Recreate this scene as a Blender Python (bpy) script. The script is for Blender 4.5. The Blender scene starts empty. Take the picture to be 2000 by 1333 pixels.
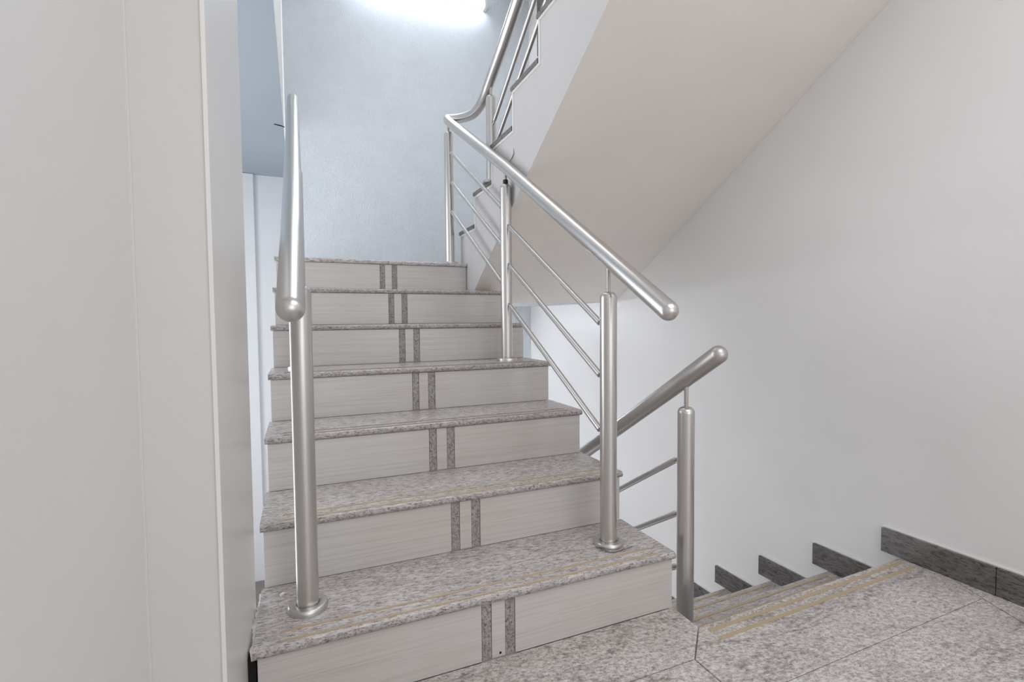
import bpy, bmesh, math, random
from mathutils import Vector, Matrix
S = bpy.context.scene
random.seed(7)

# ------------------------------------------------------------ camera
cam_data = bpy.data.cameras.new('camera')
cam = bpy.data.objects.new('camera', cam_data)
S.collection.objects.link(cam)
yaw, pitch, roll, fpx = 0.39986791, -0.04320154, -0.00866775, 980.44853
Fw = Vector((math.sin(yaw)*math.cos(pitch), math.cos(yaw)*math.cos(pitch), math.sin(pitch)))
R0 = Vector((math.cos(yaw), -math.sin(yaw), 0.0))
U0 = R0.cross(Fw)
Rt = R0*math.cos(roll) + U0*math.sin(roll)
Up = -R0*math.sin(roll) + U0*math.cos(roll)
M = Matrix((Rt, Up, -Fw)).transposed().to_4x4()
M.translation = Vector((0.10775727, -1.15849778, 0.86761796))
cam.matrix_world = M
cam_data.sensor_width = 36.0
cam_data.lens = 36.0*fpx/2000.0
cam_data.clip_start = 0.02
S.camera = cam

# ------------------------------------------------------------ light and exposure
S.view_settings.view_transform = 'Standard'
S.view_settings.look = 'None'
S.view_settings.gamma = 1.0
S.view_settings.use_curve_mapping = False
S.view_settings.exposure = 0.0
world = bpy.data.worlds.new('world')
S.world = world
world.use_nodes = True
bg = world.node_tree.nodes['Background']
bg.inputs[0].default_value = (0.93, 0.96, 1.0, 1)
bg.inputs[1].default_value = 0.9


def area(name, loc, direction, sx, sy, power, col):
    d = bpy.data.lights.new(name, 'AREA')
    d.shape = 'RECTANGLE'; d.size = sx; d.size_y = sy
    d.energy = power; d.color = col
    o = bpy.data.objects.new(name, d)
    S.collection.objects.link(o)
    o.location = loc
    o.rotation_euler = Vector(direction).to_track_quat('-Z', 'Y').to_euler()
    return o


# added fill lights, none seen: corridor behind, its ceiling, side bay, stairwell top
area('corridor_fill', (1.0, -3.9, 1.35), (0, 1, 0.0), 2.6, 2.0, 18, (0.97, 0.985, 1.0))
area('ceiling_fill', (1.1, -1.45, 2.268), (0, 0, -1), 1.5, 1.5, 17, (0.97, 0.985, 1.0))
area('side_bay_fill', (-1.55, 2.3, 0.35), (1, 0.1, 0.0), 3.2, 3.6, 88, (0.94, 0.97, 1.0))
area('stairwell_top_fill', (0.9, 1.4, 3.72), (0, 0, -1), 1.2, 1.6, 15, (0.93, 0.96, 1.0))

# ------------------------------------------------------------ materials
def new_mat(name):
    m = bpy.data.materials.new(name)
    m.use_nodes = True
    nt = m.node_tree
    return m, nt, nt.nodes['Principled BSDF']


def coords(nt, scale=(1, 1, 1), rot=(0, 0, 0)):
    g = nt.nodes.new('ShaderNodeNewGeometry')
    src = g.outputs['Position']
    if any(rot):
        mr = nt.nodes.new('ShaderNodeMapping')
        mr.inputs['Rotation'].default_value = rot
        nt.links.new(src, mr.inputs['Vector'])
        src = mr.outputs['Vector']
    mp = nt.nodes.new('ShaderNodeMapping')
    mp.inputs['Scale'].default_value = scale
    nt.links.new(src, mp.inputs['Vector'])
    return mp.outputs['Vector']


def noise(nt, vec, scale, detail=4, rough=0.55, dist=0.0):
    n = nt.nodes.new('ShaderNodeTexNoise')
    n.inputs['Scale'].default_value = scale
    n.inputs['Detail'].default_value = detail
    n.inputs['Roughness'].default_value = rough
    n.inputs['Distortion'].default_value = dist
    nt.links.new(vec, n.inputs['Vector'])
    return n.outputs['Fac']


def ramp(nt, fac, stops):
    r = nt.nodes.new('ShaderNodeValToRGB')
    e = r.color_ramp.elements
    while len(e) < len(stops):
        e.new(0.5)
    for k, (p, c) in enumerate(stops):
        e[k].position = p
        e[k].color = (*c, 1) if len(c) == 3 else c
    nt.links.new(fac, r.inputs['Fac'])
    return r.outputs['Color']


def mix(nt, a, b, fac, mode='MIX'):
    m = nt.nodes.new('ShaderNodeMix')
    m.data_type = 'RGBA'; m.blend_type = mode
    for sock, v in ((m.inputs[6], a), (m.inputs[7], b), (m.inputs[0], fac)):
        if isinstance(v, (tuple, float, int)):
            sock.default_value = (*v, 1) if isinstance(v, tuple) else v
        else:
            nt.links.new(v, sock)
    return m.outputs[2]


def bump(nt, bsdf, h, strength, dist):
    b = nt.nodes.new('ShaderNodeBump')
    b.inputs['Strength'].default_value = strength
    b.inputs['Distance'].default_value = dist
    nt.links.new(h, b.inputs['Height'])
    nt.links.new(b.outputs['Normal'], bsdf.inputs['Normal'])


def srgb(r, g, b):
    f = lambda c: ((c/255+0.055)/1.055)**2.4 if c > 10 else c/255/12.92
    return (f(r), f(g), f(b))


def paint(name, col, rough=0.45, bumpy=0.15, scale=220):
    m, nt, b = new_mat(name)
    v = coords(nt)
    n1 = noise(nt, v, 3.0, 5)
    c = tuple(x*0.965 for x in col)
    cc = ramp(nt, n1, [(0.3, c), (0.7, col)])
    nt.links.new(cc, b.inputs['Base Color'])
    b.inputs['Roughness'].default_value = rough
    bump(nt, b, noise(nt, v, scale, 3), bumpy, 0.001)
    return m


MAT = {}
MAT['wall'] = paint('satin_cream_wall_paint', srgb(232, 230, 229), 0.4)
MAT['wall_left'] = paint('satin_grey_cream_wall_paint', srgb(229, 227, 226), 0.35)
MAT['pier'] = paint('cream_pier_paint', srgb(222, 219, 217), 0.28, 0.2, 120)
MAT['soffit'] = paint('beige_soffit_paint', srgb(244, 238, 232), 0.6)
MAT['stringer'] = paint('white_stringer_paint', srgb(218, 216, 216), 0.55)
MAT['trim'] = paint('white_edge_paint', srgb(240, 238, 234), 0.5)
MAT['bay_ceiling'] = paint('pale_blue_ceiling_paint', srgb(180, 191, 201), 0.5)
MAT['bay_wall'] = paint('white_bay_paint', srgb(243, 243, 245), 0.5)
MAT['grout'] = paint('grey_mortar', srgb(150, 143, 138), 0.9, 0.6, 90)

# vertical drip stucco
m, nt, b = new_mat('white_textured_stucco')
v = coords(nt, (1, 1, 0.42))
n1 = noise(nt, v, 130, 3, 0.65, 0.6)
v2 = coords(nt, (1, 1, 1))
n2 = noise(nt, v2, 7, 3)
cr = ramp(nt, n1, [(0.46, (0, 0, 0)), (0.70, (1, 1, 1))])
bump(nt, b, cr, 0.62, 0.004)
nt.links.new(ramp(nt, n2, [(0.3, srgb(219, 224, 231)), (0.7, srgb(224, 230, 236))]), b.inputs['Base Color'])
b.inputs['Roughness'].default_value = 0.5
MAT['stucco'] = m


def granite(name, rz=0.0, light=1.0, rough=0.22, stretch=(34, 120, 120), fleck=0.66, lines=0.6, seam=0.0):
    """Grey granite: pale ground, short dark flecks along the grain, thin broken brown lines, rust specks."""
    m, nt, b = new_mat(name)
    rot = (0, 0, rz)
    sc = lambda r, g, bb: tuple(x*light for x in srgb(r, g, bb))
    at = lambda k: coords(nt, tuple(k*q for q in stretch), rot)
    ground = noise(nt, at(1.1), 1.0, 4, 0.7, 0.3)
    c = ramp(nt, ground, [(0.34, sc(172, 164, 161)), (0.5, sc(203, 197, 194)), (0.64, sc(222, 217, 215))])
    fl = noise(nt, at(1.9), 1.0, 3, 0.6, 0.8)
    c = mix(nt, c, ramp(nt, fl, [(0.36, (0.24, 0.20, 0.19)), (0.43, (0.58, 0.54, 0.53)), (0.48, (1, 1, 1))]), fleck, 'MULTIPLY')
    ln = noise(nt, at(0.55), 1.0, 5, 0.6, 1.4)
    gate = ramp(nt, noise(nt, at(1.3), 1.0, 2, 0.5), [(0.46, (0, 0, 0)), (0.56, (lines, lines, lines))])
    c = mix(nt, c, ramp(nt, ln, [(0.480, (1, 1, 1)), (0.497, (0.30, 0.23, 0.20)), (0.503, (0.30, 0.23, 0.20)), (0.520, (1, 1, 1))]), gate, 'MULTIPLY')
    patch = noise(nt, at(0.10), 1.0, 4, 0.6, 0.8)
    c = mix(nt, c, ramp(nt, patch, [(0.36, (0.80, 0.785, 0.775)), (0.58, (1, 1, 1))]), 0.6, 'MULTIPLY')
    if seam:
        big = noise(nt, coords(nt, (1.6, 5.5, 5.5), (0, 0, 0.12)), 1.0, 6, 0.62, 1.0)
        band = ramp(nt, big, [(0.455, (1, 1, 1)), (0.492, (0.42, 0.395, 0.38)), (0.508, (0.42, 0.395, 0.38)), (0.545, (1, 1, 1))])
        c = mix(nt, c, band, ramp(nt, noise(nt, at(0.8), 1.0, 3, 0.6), [(0.42, (0, 0, 0)), (0.58, (seam, seam, seam))]), 'MULTIPLY')
    spk = noise(nt, coords(nt, (1, 1, 1)), 300, 2, 0.5)
    c = mix(nt, c, sc(96, 72, 60), ramp(nt, spk, [(0.66, (0, 0, 0)), (0.70, (1, 1, 1))]))
    nt.links.new(c, b.inputs['Base Color'])
    b.inputs['Roughness'].default_value = rough
    return m


MAT['granite'] = granite('polished_grey_granite', 0.10)
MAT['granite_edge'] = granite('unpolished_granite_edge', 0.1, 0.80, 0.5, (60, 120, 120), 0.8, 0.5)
MAT['granite_side'] = granite('dark_granite_side', 0.1, 0.40, 0.5, (60, 90, 60), 0.8, 0.5)  # darker granite for the treads of the upper flight
MAT['granite_floor'] = granite('speckled_grey_granite', 0.25, 1.09, 0.28, (50, 85, 85), 0.55, 0.9, 0.75)
MAT['granite_down'] = granite('brown_grey_granite', 0.05, 0.92, 0.28)
MAT['granite_dark'] = granite('dark_veined_granite', 0.0, 0.25, 0.3, (20, 22, 90), 0.85, 0.6)
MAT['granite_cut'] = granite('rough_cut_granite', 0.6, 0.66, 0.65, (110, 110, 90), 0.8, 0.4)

# laminate riser boards: cream with fine level streaks
m, nt, b = new_mat('cream_streaked_laminate')
v = coords(nt, (1.6, 1.6, 120))
n1 = noise(nt, v, 1.6, 6, 0.7, 0.3)
n2 = noise(nt, coords(nt, (2.5, 2.5, 2.5)), 1.0, 3)
c = ramp(nt, n1, [(0.30, srgb(192, 187, 183)), (0.5, srgb(207, 203, 199)), (0.7, srgb(214, 210, 207))])
c = mix(nt, c, ramp(nt, n2, [(0.35, (0.93, 0.91, 0.90)), (0.6, (1, 1, 1))]), 0.8, 'MULTIPLY')
nt.links.new(c, b.inputs['Base Color'])
b.inputs['Roughness'].default_value = 0.3
MAT['laminate'] = m

# brushed steel
def steel(name, col, rough):
    m, nt, b = new_mat(name)
    b.inputs['Metallic'].default_value = 1.0
    n = noise(nt, coords(nt, (40, 40, 40)), 9, 3, 0.6)
    nt.links.new(ramp(nt, n, [(0.3, tuple(x*0.93 for x in col)), (0.7, col)]), b.inputs['Base Color'])
    mr = nt.nodes.new('ShaderNodeMapRange')
    mr.inputs['To Min'].default_value = rough-0.04
    mr.inputs['To Max'].default_value = rough+0.05
    nt.links.new(n, mr.inputs['Value'])
    nt.links.new(mr.outputs[0], b.inputs['Roughness'])
    return m


MAT['steel'] = steel('brushed_steel', (0.66, 0.645, 0.63), 0.30)
MAT['steel_dull'] = steel('dull_steel', (0.56, 0.54, 0.52), 0.36)
MAT['pin'] = steel('polished_pin_steel', (0.55, 0.52, 0.49), 0.22)


def plain(name, col, rough=0.5, metal=0.0, emit=None, strength=0):
    m, nt, b = new_mat(name)
    n = noise(nt, coords(nt), 35, 3)
    nt.links.new(ramp(nt, n, [(0.3, tuple(x*0.94 for x in col)), (0.7, col)]), b.inputs['Base Color'])
    b.inputs['Roughness'].default_value = rough
    b.inputs['Metallic'].default_value = metal
    if emit:
        b.inputs['Emission Color'].default_value = (*emit, 1)
        b.inputs['Emission Strength'].default_value = strength
    return m


MAT['brass'] = plain('tan_anti_slip_strip', srgb(190, 170, 140), 0.45)
MAT['groove'] = plain('worn_grey_strip', srgb(150, 138, 124), 0.5)
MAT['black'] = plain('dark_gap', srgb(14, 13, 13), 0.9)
MAT['white_plastic'] = plain('white_plastic', srgb(235, 236, 238), 0.4)
MAT['tube'] = plain('lit_tube_glass', (0.9, 0.92, 0.95), 0.4, 0, (0.84, 0.92, 1.0), 36)
MAT['dark_collar'] = plain('dark_pin_collar', srgb(70, 64, 62), 0.4, 0.7)
MAT['wire'] = plain('grey_wire', srgb(120, 114, 112), 0.4, 0.6)
MAT['plaster'] = plain('chipped_plaster', srgb(214, 210, 206), 0.9)
MAT['glass'] = plain('window_glass', (0.75, 0.82, 0.88), 0.08)

# ------------------------------------------------------------ mesh helpers
def link(o):
    S.collection.objects.link(o)
    return o


def empty(name, loc, label=None, cat=None, group=None):
    o = bpy.data.objects.new(name, None)
    o.empty_display_size = 0.1
    o.location = loc
    link(o)
    if label:
        o['label'] = label; o['category'] = cat
    if group:
        o['group'] = group
    return o


def wloc(p):
    v = Vector((0, 0, 0))
    while p is not None:
        v = v + p.location
        p = p.parent
    return v


def obj(name, bm, mat, parent=None, origin=None, smooth=False, kind=None):
    """bmesh in world coordinates -> one mesh object whose origin is at `origin`."""
    bmesh.ops.recalc_face_normals(bm, faces=bm.faces)
    if origin is None:
        if parent is not None:
            origin = sum((v.co for v in bm.verts), Vector())/max(1, len(bm.verts))
        else:
            origin = Vector((0, 0, 0))
    origin = Vector(origin)
    bmesh.ops.translate(bm, verts=bm.verts, vec=-origin)
    me = bpy.data.meshes.new(name)
    if smooth:
        for f in bm.faces:
            f.smooth = True
    bm.to_mesh(me); bm.free()
    me.materials.append(mat)
    if smooth:
        me.set_sharp_from_angle(angle=math.radians(40))
    o = bpy.data.objects.new(name, me)
    o.location = origin - wloc(parent)
    if parent is not None:
        o.parent = parent
    if kind:
        o['kind'] = kind
    return link(o)


def struct(name, bm, mat, parent=None):
    o = obj(name, bm, mat, parent)
    if parent is None:
        o['kind'] = 'structure'
    return o


def B():
    return bmesh.new()


def bx(bm, x0, x1, y0, y1, z0, z1):
    vs = [bm.verts.new(p) for p in ((x0, y0, z0), (x1, y0, z0), (x1, y1, z0), (x0, y1, z0),
                                    (x0, y0, z1), (x1, y0, z1), (x1, y1, z1), (x0, y1, z1))]
    for f in ((0, 1, 2, 3), (4, 5, 6, 7), (0, 1, 5, 4), (1, 2, 6, 5), (2, 3, 7, 6), (3, 0, 4, 7)):
        bm.faces.new([vs[i] for i in f])
    return bm


def box(*a, bev=0.0):
    bm = bx(B(), *a)
    if bev:
        bmesh.ops.bevel(bm, geom=list(bm.edges), offset=bev, segments=2, affect='EDGES', profile=0.5)
    return bm


def prism_x(left, right, xl, xr):
    """Closed prism between a (y,z) outline at x=xl and the matching outline at x=xr."""
    bm = B()
    a = [bm.verts.new((xl, y, z)) for y, z in left]
    c = [bm.verts.new((xr, y, z)) for y, z in right]
    n = len(a)
    for i in range(n):
        bm.faces.new((a[i], a[(i+1) % n], c[(i+1) % n], c[i]))
    bm.faces.new(a); bm.faces.new(c)
    return bm


def prism_z(pts, z0, z1, bev=0.0):
    bm = B()
    a = [bm.verts.new((x, y, z0)) for x, y in pts]
    c = [bm.verts.new((x, y, z1)) for x, y in pts]
    n = len(a)
    for i in range(n):
        bm.faces.new((a[i], a[(i+1) % n], c[(i+1) % n], c[i]))
    bm.faces.new(a); bm.faces.new(c)
    if bev:
        bmesh.ops.bevel(bm, geom=[e for e in bm.edges if e.verts[0].co.z > z1-1e-6 and e.verts[1].co.z > z1-1e-6],
                        offset=bev, segments=1, affect='EDGES')
    return bm


def tube(pts, r, seg=24, cap0='flat', cap1='flat', bm=None):
    """Round bar swept along pts with flat or domed ends."""
    bm = bm or B()
    P = [Vector(p) for p in pts]
    T = []
    for i in range(len(P)):
        a = P[max(0, i-1)]; c = P[min(len(P)-1, i+1)]
        T.append((c-a).normalized())
    ref = Vector((0, 0, 1)) if abs(T[0].z) < 0.9 else Vector((1, 0, 0))
    n = T[0].cross(ref).normalized()
    rings = []
    def ring(c, t, n, rr):
        bq = t.cross(n)
        return [bm.verts.new(c + rr*(math.cos(2*math.pi*k/seg)*n + math.sin(2*math.pi*k/seg)*bq)) for k in range(seg)]
    stops = []
    if cap0 == 'dome':
        for k in range(1, 6):
            a = math.pi/2*k/6
            stops.append((P[0]-T[0]*r*math.cos(a), T[0], r*math.sin(a)))
    for i in range(len(P)):
        stops.append((P[i], T[i], r))
    if cap1 == 'dome':
        for k in range(5, 0, -1):
            a = math.pi/2*k/6
            stops.append((P[-1]+T[-1]*r*math.cos(a), T[-1], r*math.sin(a)))
    for c, t, rr in stops:
        n = (n - t*n.dot(t)).normalized()
        rings.append(ring(c, t, n, rr))
    for a, c in zip(rings, rings[1:]):
        for k in range(seg):
            bm.faces.new((a[k], a[(k+1) % seg], c[(k+1) % seg], c[k]))
    bm.faces.new(rings[0]); bm.faces.new(rings[-1])
    return bm


def lathe(c, prof, seg=28):
    """Profile of (radius, z) about the vertical through c."""
    bm = B()
    rings = [[bm.verts.new((c[0]+r*math.cos(2*math.pi*k/seg), c[1]+r*math.sin(2*math.pi*k/seg), c[2]+z))
              for k in range(seg)] for r, z in prof]
    for a, d in zip(rings, rings[1:]):
        for k in range(seg):
            bm.faces.new((a[k], a[(k+1) % seg], d[(k+1) % seg], d[k]))
    bm.faces.new(rings[0]); bm.faces.new(rings[-1])
    return bm


def smooth_path(pts, n=8):
    """Catmull-Rom through pts."""
    P = [Vector(p) for p in pts]
    Q = [P[0]*2-P[1]] + P + [P[-1]*2-P[-2]]
    out = []
    for i in range(1, len(Q)-2):
        a, b_, c, d = Q[i-1:i+3]
        for k in range(n):
            t = k/n
            out.append(0.5*((2*b_) + (c-a)*t + (2*a-5*b_+4*c-d)*t*t + (3*b_-a-3*c+d)*t**3))
    out.append(P[-1])
    return out


# ------------------------------------------------------------ measures
RISE, G, W = 0.17, 0.2675, 1.1212      # lower flight: rise, going, width
O, SO = 0.0105, 0.0071                 # nosing overhang in front and at the sides
TT = 0.0205                            # tread thickness
XR = 2.088                             # right wall
YB = 3.07                              # back wall of the half landing
ZL = 7*RISE                            # half landing level
XU, YU, ZU, GU = 1.003, 1.7457, 1.388, 0.2678   # upper flight: inner face, first nosing, first tread top
GD = 0.2669                            # lower (descending) flight going

# ------------------------------------------------------------ the setting
# floor of the main landing: mortar bed with granite slabs
fl = struct('floor', bx(B(), -0.9, XR+0.12, -4.0, -0.2, -0.20, -0.012), MAT['grout'])
bmf = prism_z([(-0.2, -0.2), (2.08, -0.2), (2.08, -0.065), (1.10, -0.092), (1.10, 0.03), (-0.2, 0.03)], -0.20, -0.012)
struct('floor_edge', bmf, MAT['stringer'], fl)
g = 0.0009


def tile(pts):
    return obj('floor_tile', prism_z(pts, -0.012, 0.0, 0.0008), MAT['granite_floor'], fl)


YJ = lambda x: -0.345 + 0.012*(x-1.0)
NOSE = lambda x: 0.027*(x-2.088) - 0.07
tile([(-0.03, 0.0095), (1.117, 0.0095), (1.117, -0.094), (1.012, -0.193), (-0.03, -0.193)])
tile([(1.014, -0.195), (1.119, -0.097), (2.086, -0.071), (2.086, -0.19), (2.016, YJ(2.0)+g), (1.014, YJ(1.0)+g)])
tile([(-0.15, -0.196), (1.010, -0.196), (1.010, -1.20), (-0.15, -1.20)])
tile([(1.014, YJ(1.0)-g), (2.013, YJ(2.0)-g), (1.80, -0.80), (1.72, -1.20), (1.014, -1.20)])
tile([(2.086, -0.196), (2.086, -1.20), (1.724, -1.20), (1.804, -0.80), (2.018, YJ(2.0)-g)])
for xa, xb in ((-0.15, 0.60), (0.603, 1.35), (1.353, 2.086)):
    for ya, yb in ((-2.1, -1.203), (-3.0, -2.103), (-3.95, -3.003)):
        tile([(xa, ya), (xb, ya), (xb, yb), (xa, yb)])
# two tan strips let into the landing edge
for dy in (0.0, -0.037):
    z = 0.0
    xs = (1.132, 2.043)
    ys = [(-0.122, -0.095), (-0.158, -0.132)][0 if dy == 0 else 1]
    bm = prism_z([(xs[0], ys[0]-0.006), (xs[1], ys[1]-0.006), (xs[1], ys[1]+0.006), (xs[0], ys[0]+0.006)], -0.004, 0.0015)
    obj('anti_slip_strip', bm, MAT['brass'], fl)

# right wall, back wall, left walls
struct('wall_right', bx(B(), XR, XR+0.12, -4.0, YB+0.12, -1.9, 3.80), MAT['wall'])
struct('wall_back', bx(B(), 0.045, XR, YB, YB+0.14, -1.9, 3.80), MAT['stucco'])
# the pier at the left, beside the first tread, and the wall running back from it
struct('wall_left_pier', prism_z([(-0.30, -0.25), (-0.0175, -0.25), (-0.0165, -0.249), (-0.008, 0.20), (-0.30, 0.20)], -0.6, 2.30), MAT['pier'])
struct('wall_left', bx(B(), -0.30, -0.118, -4.0, -0.2505, -0.2, 2.30), MAT['wall_left'])
bm = box(-0.124, -0.1145, -0.2535, -0.2495, -0.01, 2.29, bev=0.0008)
struct('trim_1', bm, MAT['pier'])
struct('corner_highlight', box(-0.021, -0.0145, -0.2525, -0.2455, -0.01, 2.29, bev=0.001), MAT['trim'])  # pale strip paints the highlight along the pier's corner
# upper left wall above the side bay, its lower edge is the slab edge
struct('wall_left_upper', bx(B(), -0.10, 0.036, 0.21, YB, 2.302, 3.80), MAT['trim'])
# side bay left of the stairs
struct('ceiling_bay', bx(B(), -1.6, 0.036, 0.202, 4.40, 2.30, 2.3018), MAT['bay_ceiling'])
struct('wall_bay', bx(B(), -1.6, 0.40, 4.40, 4.52, -1.9, 2.299), MAT['bay_wall'])
struct('trim_3', box(-0.60, -0.272, 4.34, 4.3995, -1.72, 2.297, bev=0.004), MAT['bay_wall'])
struct('wall_bay_side', bx(B(), -1.72, -1.6, 0.202, 4.52, -1.9, 2.299), MAT['bay_wall'])
struct('wall_bay_return', bx(B(), 0.045, 0.16, YB+0.14, 4.399, -1.9, 2.299), MAT['bay_wall'])
struct('floor_bay', bx(B(), -1.6, 0.045, 0.205, 4.339, -1.85, -1.72), MAT['grout'])
# ceilings
struct('ceiling', bx(B(), -0.30, XR, -4.0, -0.42, 2.302, 2.40), MAT['soffit'])
struct('ceiling_upper', bx(B(), 0.036, XR, -0.42, YB, 3.735, 3.80), MAT['trim'])
# half landing slab (its underside shows as the ceiling over the lower landing)
la = struct('floor_half_landing', bx(B(), 0.02, XR-0.001, 1.735, YB-0.001, 0.981, ZL-0.021), MAT['stringer'])
nose = [(1.605, ZL-0.0105), (1.6065, ZL-0.004), (1.612, ZL), (1.74, ZL), (1.74, ZL-TT), (1.612, ZL-TT), (1.6065, ZL-0.017)]
for a, c in ((0.0, 0.557), (0.559, 1.0)):
    obj('landing_tile', prism_x(nose, nose, a, c), MAT['granite'], la)
for ya, yb in ((1.742, 2.36), (2.362, 3.065)):
    for xa, xb in ((0.003, 1.04), (1.042, 2.08)):
        obj('landing_tile', box(xa, xb, ya, yb, ZL-TT, ZL), MAT['granite'], la)
# granite surround on the right wall, high over the half landing
w1 = struct('trim_4', box(2.070, 2.0875, 2.30, 2.868, 3.155, 3.733, bev=0.002), MAT['granite_dark'])
# lower landing
struct('floor_lower', bx(B(), 0.045, XR, 1.60, YB, -1.40, -1.19), MAT['grout'])

# skirting of the main landing along the right wall
sk = struct('baseboard_right', bx(B(), 2.0795, 2.0875, -4.0, -0.006, 0.0005, 0.0925), MAT['trim'])
for ya, yb in ((-0.341, -0.009), (-1.25, -0.3425), (-2.2, -1.252), (-3.1, -2.202)):
    obj('skirting_tile', box(2.0665, 2.0793, ya, yb, 0.0008, 0.0885, bev=0.0015), MAT['granite_dark'], sk)

# ------------------------------------------------------------ ascending flight
def bullnose(y, z, depth, t=TT):
    r = t/2
    pts = [(y+r-r*math.cos(a), z-r+r*math.sin(a)) for a in [math.pi/2*k/5 for k in range(5, -6, -1)]]
    return pts + [(y+depth, z-t), (y+depth, z)]


up = empty('staircase', (W/2, 0.0, 0.0),
           'lower flight of grey granite stairs with cream laminate risers climbing to the textured back wall', 'staircase')
SX = [(0.513, 0.538), (0.577, 0.603)]     # the two granite inlays of every riser
body = [(0.021, -0.16)]
for i in range(6):
    body += [(0.021+i*G, (i+1)*RISE-TT-0.001), (0.021+(i+1)*G, (i+1)*RISE-TT-0.001)]
body += [(0.021+6*G, ZL-TT-0.001), (1.735, ZL-TT-0.001), (1.735, 0.985), (0.30, -0.16)]
obj('stair_body', prism_x(body, body, SO+0.002, W-SO-0.002), MAT['stringer'], up)
for i in range(7):
    y = i*G; z = (i+1)*RISE
    zr0, zr1 = i*RISE, z-TT
    xr = W-SO if i < 6 else 0.996
    if i < 6:
        x0 = 0.0
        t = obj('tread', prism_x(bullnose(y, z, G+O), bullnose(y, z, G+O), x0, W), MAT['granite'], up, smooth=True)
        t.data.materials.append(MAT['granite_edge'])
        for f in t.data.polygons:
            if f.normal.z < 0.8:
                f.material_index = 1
        xe = 1.067
        for dy in (0.020, 0.057):
            obj('anti_slip_strip', box(0.053, xe, y+dy-0.0035, y+dy+0.0035, z-0.002, z+0.0012),
                MAT['brass'] if i < 2 else MAT['groove'], t)
    for a, c in ((SO, SX[0][0]-0.001), (SX[0][1]+0.001, SX[1][0]-0.001), (SX[1][1]+0.001, xr)):
        obj('riser_panel', box(a, c, y+O, y+0.0208, zr0+0.0008, zr1-0.001, bev=0.0008), MAT['laminate'], up)
    for a, c in SX:
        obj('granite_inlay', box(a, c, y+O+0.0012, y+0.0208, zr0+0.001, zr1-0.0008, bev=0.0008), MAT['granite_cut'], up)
    bmg = box(SX[0][0]-0.003, SX[1][1]+0.003, y+O-0.002, y+O+0.001, zr0+0.0002, zr0+0.0030)
    obj('grout_line', bmg, MAT['grout'], up)
# screw hole in the lowest middle panel and broken mortar at the left end of the first tread
obj('screw_hole', lathe((0, 0, 0), [(0.0032, 0), (0.0032, 0.001)], 12), MAT['black'], up, origin=(0, 0, 0))
hole = bpy.data.objects['screw_hole']
hole.rotation_euler = (math.pi/2, 0, 0)
hole.location = Vector((0.562, O+0.0004, 0.012)) - up.location
bm = B()
N = 26
pa, pb = [], []
for k in range(N):
    y = 0.006 + 0.25*k/(N-1)
    w = 0.010*random.uniform(0.35, 1.0)*(1.0 if k < 20 else 0.5)
    pa.append((-w, y, 0.17-0.002-random.uniform(0, .002)))
    pb.append((-w*0.7, y, 0.150))
va = [bm.verts.new(p) for p in pa]; vb = [bm.verts.new(p) for p in pb]
vc = [bm.verts.new((0.0015, p[1], 0.1692)) for p in pa]; vd = [bm.verts.new((0.0015, p[1], 0.150)) for p in pb]
for k in range(N-1):
    bm.faces.new((va[k], va[k+1], vc[k+1], vc[k]))
    bm.faces.new((va[k], va[k+1], vb[k+1], vb[k]))
    bm.faces.new((vb[k], vb[k+1], vd[k+1], vd[k]))
for q in (0, N-1):
    bm.faces.new((va[q], vb[q], vd[q], vc[q]))
obj('broken_mortar', bm, MAT['plaster'], up)
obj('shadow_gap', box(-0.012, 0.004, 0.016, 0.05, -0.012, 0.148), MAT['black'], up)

# ------------------------------------------------------------ upper flight
uf = empty('staircase', ((XU+XR)/2, YU, ZL),
           'upper flight above at the right, seen from below with beige soffit and stepped white side', 'staircase')
NU = 7
# stepped solid, outline at the open side and at the wall side (the soffit is slightly twisted as in the place)
def solid(side):
    top = [(1.735, ZL-TT)] if False else []
    pts = []
    y_first = YU-0.012
    pts.append((y_first, ZL-0.02))
    for k in range(NU):
        zt = ZU+RISE*k-TT-0.0005
        pts.append((y_first-GU*k, zt))
        pts.append((y_first-GU*(k+1), zt))
    yend, zend = pts[-1]
    if side == 'L':
        sof = [(-0.125, 2.023), (0.174, 1.839), (0.916, 1.391), (1.457, 1.0490), (1.585, 0.967)]
    else:
        sof = [(-0.125, 2.081), (0.174, 1.904), (0.916, 1.463), (1.424, 1.161), (1.722, 0.976)]
    pts += [(yend, zend)]
    pts = pts[:-1]
    pts += sof
    pts += [(1.7345, 0.9815), (1.7345, ZL-0.02)] if side == 'R' else [(1.7345, 0.9815), (1.7345, ZL-0.02)]
    return pts
L_, R_ = solid('L'), solid('R')
bm = B()
a = [bm.verts.new((XU, y, z)) for y, z in L_]
c = [bm.verts.new((XR-0.0005, y, z)) for y, z in R_]
n = len(a)
nsof = n-2-5
for i in range(n):
    f = bm.faces.new((a[i], a[(i+1) % n], c[(i+1) % n], c[i]))
    if nsof <= i < n-2:
        f.material_index = 1
bm.faces.new(a); bm.faces.new(c)
st = obj('stair_body', bm, MAT['stringer'], uf)
st.data.materials.append(MAT['soffit'])
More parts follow.
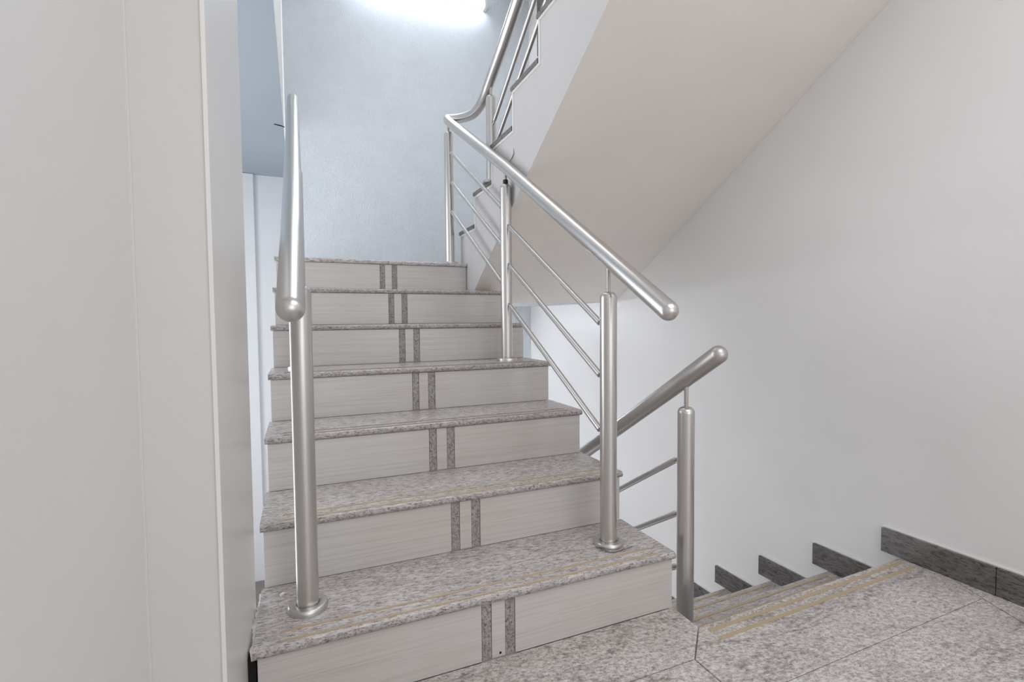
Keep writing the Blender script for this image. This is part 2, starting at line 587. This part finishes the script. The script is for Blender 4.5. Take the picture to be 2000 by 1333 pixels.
for k in range(NU):
    y = YU-GU*k; z = ZU+RISE*k
    prof = [(2*y-p, q) for p, q in bullnose(y, z, GU+0.010)]
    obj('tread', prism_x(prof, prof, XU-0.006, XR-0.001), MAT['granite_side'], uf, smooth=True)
    zb = ZL if k == 0 else z-RISE
    obj('riser_panel', box(XU+0.006, XR-0.002, y-0.0118, y-0.004, zb+0.0005, z-TT-0.0005), MAT['laminate'], uf)
    # narrow raised white margin that follows the steps on the open side
    bm = B()
    bx(bm, XU-0.0035, XU+0.002, y-0.028, y-0.014, zb-0.034 if k else ZL, z-TT-0.0006)
    bx(bm, XU-0.0035, XU+0.002, y-0.014-GU+0.0005, y-0.0285, z-TT-0.013, z-TT-0.0006)
    obj('edge_trim', bm, MAT['trim'], uf)
# peeling paint on the side of the upper flight: one lifted flap and two rough bare patches
bm = B()
f0 = bm.verts.new((XU, 0.921, 1.631)); f1 = bm.verts.new((XU, 0.981, 1.583))
f2 = bm.verts.new((XU-0.006, 0.914, 1.598)); f3 = bm.verts.new((XU-0.005, 0.939, 1.587))
f4 = bm.verts.new((XU-0.0045, 0.914, 1.5985)); f5 = bm.verts.new((XU-0.0038, 0.939, 1.5875))
for f in ((f0, f1, f3, f2), (f0, f1, f5, f4), (f2, f3, f5, f4), (f0, f2, f4), (f1, f3, f5)):
    bm.faces.new(f)
obj('peeling_paint', bm, MAT['stringer'], uf)
for pts in ([(0.957, 1.567), (0.922, 1.562), (0.883, 1.548), (0.850, 1.530), (0.848, 1.501), (0.894, 1.520)],
            [(1.000, 1.500), (0.962, 1.488), (0.950, 1.475), (1.000, 1.485)]):
    bm = B()
    fa = [bm.verts.new((XU-0.0002, *p)) for p in pts]
    fb = [bm.verts.new((XU-0.0016, p[0], p[1])) for p in pts]
    for k in range(len(pts)):
        bm.faces.new((fa[k], fa[(k+1) % len(pts)], fb[(k+1) % len(pts)], fb[k]))
    bm.faces.new(fa); bm.faces.new(fb)
    obj('bare_plaster', bm, MAT['plaster'], uf)
# ------------------------------------------------------------ descending flight
dn = empty('staircase', (1.6, 0.0, -0.17),
           'descending flight of brown grey granite stairs going down at the lower right beside the wall', 'staircase')
XD = 1.128
skew = lambda x, y: y + 0.027*(x-2.088)
body_d = []
for k in range(1, 8):
    pass
bl = lambda x: ([(skew(x, -0.0815), -0.2)] + [p for k in range(1, 7) for p in
               ((skew(x, -0.0815+GD*(k-1)+(0.0 if k > 1 else 0)), -0.17*k-TT-0.001), (skew(x, -0.0815+GD*k), -0.17*k-TT-0.001))]
               + [(1.6, -1.21), (1.6, -1.36), (skew(x, -0.0815), -0.45)])
obj('stair_body', prism_x(bl(XD+0.004), bl(XR-0.0005), XD+0.004, XR-0.0005), MAT['stringer'], dn)
for k in range(1, 7):
    y0 = -0.0805+GD*(k-1); y1 = -0.07+GD*k; z = -0.17*k
    def pr(x):
        d = y1-y0
        return [(skew(x, 2*y1-p), q) for p, q in bullnose(y1, z, d)]
    t = obj('tread', prism_x(pr(XD), pr(2.086), XD, 2.086), MAT['granite_down'], dn, smooth=True)
    for off in (0.027, 0.066):
        yy = y1-off
        pts = [(x, skew(x, yy)+s) for x, s in ((1.19, -0.0055), (2.034, -0.0055), (2.034, 0.0055), (1.19, 0.0055))]
        obj('anti_slip_strip', prism_z(pts, z-0.003, z+0.0014), MAT['brass'], t)
    yr = -0.0815+GD*(k-1)
    rz = -0.0125 if k == 1 else z+RISE-TT
    bmr = prism_x([(skew(XD+0.004, yr), z+0.0005), (skew(XD+0.004, yr+0.001), z+0.0005), (skew(XD+0.004, yr+0.001), rz), (skew(XD+0.004, yr), rz)],
                  [(skew(2.086, yr), z+0.0005), (skew(2.086, yr+0.001), z+0.0005), (skew(2.086, yr+0.001), rz), (skew(2.086, yr), rz)], XD+0.004, 2.086)
    obj('riser_panel', bmr, MAT['laminate'], dn)
    # skirting slab beside the tread, with its pale caulked edge behind
    ya, yb = -0.069+GD*(k-1), -0.009+GD*k
    obj('skirting_tile', box(2.0665, 2.0790, ya, yb, z+0.0008, z+0.0885, bev=0.0015), MAT['granite_dark'], dn)
    obj('caulk_edge', box(2.0792, 2.0874, ya, yb+0.006, z+0.001, z+0.094), MAT['trim'], dn)

# ------------------------------------------------------------ railings
def post_at(rail, x, y, z0, ztop, zpin, r=0.0258, flange=True):
    h = r*0.72
    p = obj('post', tube([(x, y, z0), (x, y, ztop-h)], r, 28, 'flat', 'flat'), MAT['steel'], rail, origin=(x, y, z0), smooth=True)
    dome = [(r*(0.30+0.70*math.cos(a)), -h+h*math.sin(a)) for a in [math.pi/2*k/7 for k in range(8)]]
    obj('post_cap', lathe((x, y, ztop), dome), MAT['steel'], p, smooth=True)
    obj('rail_pin', tube([(x, y, ztop-0.002), (x, y, zpin)], 0.0064, 14), MAT['pin'], p, smooth=True)
    if flange:
        R = 0.0462
        obj('flange', lathe((x, y, z0), [(R, 0.0002), (R, 0.010), (R-0.003, 0.014), (r+0.006, 0.0165), (r+0.003, 0.0150), (r+0.0003, 0.0115)]),
            MAT['steel'], p, smooth=True)
    return p


def crossbar(rail, a, c, r=0.0098, pin=0.03):
    a, c = Vector(a), Vector(c)
    d = (c-a).normalized()
    o = obj('crossbar', tube([a+d*pin, c-d*pin], r, 18), MAT['steel'], rail, smooth=True)
    obj('bar_pin', tube([a, a+d*(pin+0.004)], 0.0048, 12), MAT['pin'], o, smooth=True)
    obj('bar_pin', tube([c-d*(pin+0.004), c], 0.0048, 12), MAT['pin'], o, smooth=True)
    return o


RR = 0.0262
SL = 0.613
# right railing of the ascending flight, turning round into the rail of the upper flight
rr = empty('stair_railing', (0.972, 0.133, 0.17),
           'steel railing on the right edge of the ascending stairs, curling round onto the upper flight', 'railing')
RX = lambda y: 0.972 if y < 0.94 else 0.972-0.045*(y-0.94)/0.76
zr = lambda y: 0.886 + SL*(y+0.137)
path = [(0.971, -0.137, zr(-0.137)), (0.972, 0.50, zr(0.50)), (0.972, 0.94, zr(0.94)), (0.945, 1.45, zr(1.45))]
path += smooth_path([(0.935, 1.62, zr(1.62)), (0.934, 1.70, zr(1.70)), (0.940, 1.748, 2.046), (0.963, 1.752, 2.051), (0.990, 1.675, 2.031),
                     (1.010, 1.585, 2.013), (1.020, 1.500, 2.003), (1.021, 1.400, 2.007), (1.021, 1.325, 2.030), (1.021, 1.250, 2.071),
                     (1.021, 1.080, 2.158)], 6)
USL = 0.58
path += [(1.021, 1.080-d, 2.158+USL*d) for d in (0.2, 0.8, 1.2)]
obj('handrail', tube(path, RR, 28, 'dome', 'dome'), MAT['steel'], rr, smooth=True)
p1 = (0.972, 0.133); p2 = (0.972, 0.945); p3 = (0.928, 1.70)
post_at(rr, *p1, 0.17, 0.948, zr(0.133)-0.018)
pm = post_at(rr, *p2, 0.68, 1.472, zr(0.945)-0.018)
obj('pin_collar', lathe((*p2, 1.470), [(0.0115, 0), (0.0115, 0.020), (0.0085, 0.022)], 18), MAT['dark_collar'], pm, smooth=True)
post_at(rr, *p3, ZL, 1.955, 2.01)
for za, zb in ((0.492, 0.951), (0.665, 1.128), (0.828, 1.300)):
    s = (zb-za)/(0.945-0.133)
    crossbar(rr, (0.972, 0.133+0.02, za+s*0.02), (0.972, 0.945-0.02, zb-s*0.02))
for za, zb in ((1.008, 1.503), (1.180, 1.672), (1.350, 1.838)):
    crossbar(rr, (0.971, 0.945+0.02, za+0.012), (0.929, 1.70-0.02, zb))
# the part of it over the upper flight
pu = (1.026, 1.262)
zu = lambda y: 2.158+USL*(1.08-y)
post_at(rr, *pu, ZU+RISE, 2.000, zu(1.262)-0.012)
for zb in (1.832, 1.698):
    crossbar(rr, (1.028, 1.262-0.02, zb+0.013), (1.028, 0.25, zb+0.680*1.0))
post_at(rr, 1.024, 0.19, ZU+RISE*5, zu(0.19)-0.07, zu(0.19)-0.012)

# left railing of the ascending flight
rl = empty('stair_railing', (0.108, 0.133, 0.17),
           'steel railing on the open left edge of the ascending stairs, seen end on', 'railing')
XL = 0.106
lp = [(0.093, -0.128, 0.892), (0.098, 0.4, 0.892+SL*0.528), (0.101, 1.0, 0.892+SL*1.128), (0.103, 1.60, 0.892+SL*1.728)]
lp += smooth_path([(0.104, 1.66, 0.892+SL*1.788), (0.104, 1.72, 2.018), (0.103, 1.75, 2.026)], 5)[1:]
obj('handrail', tube(lp, RR, 28, 'dome', 'dome'), MAT['steel'], rl, smooth=True)
for (x, y, z0) in ((0.110, 0.135, 0.17), (0.107, 0.945, 0.68), (0.097, 1.70, ZL)):
    zz = 0.892+SL*(y+0.128)
    post_at(rl, x, y, z0, zz-0.102, zz-0.018, r=0.0252)
for za in (0.492, 0.665, 0.828):
    crossbar(rl, (0.110, 0.155, za+0.012), (0.107, 0.925, za+0.459-0.012))
for za in (1.008, 1.180, 1.350):
    crossbar(rl, (0.107, 0.965, za+0.012), (0.097, 1.68, za+0.478))

# railing of the descending flight
rd = empty('stair_railing', (1.200, 0.045, -0.17),
           'short steel railing going down beside the descending stairs, between the two flights', 'railing')
xd = 1.200
dl = -0.628
zd = lambda y: 0.759+dl*(y+0.072)
obj('handrail', tube([(xd, -0.077, zd(-0.077)), (xd, 0.7, zd(0.7)), (xd, 1.45, zd(1.45))], RR, 28, 'dome', 'dome'), MAT['steel_dull'], rd, smooth=True)
post_at(rd, xd, 0.050, -0.17, 0.594, zd(0.05)-0.018)
post_at(rd, xd, 0.050+3*GD, -0.68, 0.594-3*GD*0.628, zd(0.05+3*GD)-0.018)
for z0 in (0.432, 0.258, 0.085):
    crossbar(rd, (xd, 0.07, z0), (xd, 0.03+3*GD, z0+dl*(3*GD-0.04)))

# ------------------------------------------------------------ tube lamps on the back wall
def lamp(z):
    t = empty('tube_light', (1.10, YB, z), 'lit fluorescent tube light high on the textured back wall, at the top edge', 'lamp')
    obj('housing', box(0.50, 1.660, YB-0.032, YB-0.0005, z-0.010, z+0.030, bev=0.003), MAT['white_plastic'], t)
    for a, c in ((0.492, 0.512), (1.640, 1.672)):
        obj('end_cap', box(a, c, YB-0.068, YB-0.0005, z-0.026, z+0.034, bev=0.006), MAT['white_plastic'], t)
    obj('tube', tube([(0.512, YB-0.050, z), (1.640, YB-0.050, z)], 0.0155, 16), MAT['tube'], t, smooth=True)
    return t


lamp(3.575)
lower = lamp(0.86)
lower['label'] = 'lit fluorescent tube light under the half landing, hidden behind the ascending stairs'
# made-up fitting for the added ceiling fill light, out of view
cl = empty('ceiling_fill_panel', (1.1, -1.45, 2.30), 'added square fill light panel, unseen, over the main landing behind the camera', 'lamp')
obj('frame', box(0.32, 1.88, -2.23, -0.67, 2.272, 2.3015, bev=0.003), MAT['white_plastic'], cl)

# ------------------------------------------------------------ small things
wp = []
for k in range(30):
    t = k/29
    a = math.pi*(1.05+0.55*t)
    wp.append((0.972+0.052*math.cos(a)+0.004*math.sin(9*t), 0.133+0.056*math.sin(a), 0.1725+0.002*math.sin(7*t)))
for k in range(10):
    wp.append((wp[-1][0]+0.003, wp[-1][1]-0.0005, 0.1722+0.0006*k))
bm = tube(wp, 0.0013, 8)
wp2 = [(x-0.004+0.002*math.sin(i), y-0.003, z+0.0012) for i, (x, y, z) in enumerate(wp[2:24])]
tube(wp2, 0.0013, 8, bm=bm)
o = obj('wire_scrap', bm, MAT['wire'], None, origin=(0.93, 0.10, 0.17), smooth=True)
o['label'] = 'thin grey wire curled against the foot of the right railing post on the first step'
o['category'] = 'wire'
bm = prism_z([(0.046, 0.216), (0.053, 0.222), (0.058, 0.229), (0.050, 0.232), (0.044, 0.225)], 0.1702, 0.1735)
o = obj('plaster_chip', bm, MAT['trim'], None, origin=(0.051, 0.224, 0.17))
o['label'] = 'small white plaster chip lying on the first step behind the left post'
o['category'] = 'debris'
o = obj('wire_stub', tube([(-0.028, 2.922, 2.299), (0.004, 2.93, 2.296), (0.020, 2.935, 2.2965), (0.042, 2.94, 2.292)], 0.0035, 8), MAT['black'],
        None, origin=(0.0, 2.93, 2.30), smooth=True)
o['label'] = 'short dark wire stub poking from the edge of the pale blue ceiling at the left'
o['category'] = 'wire'
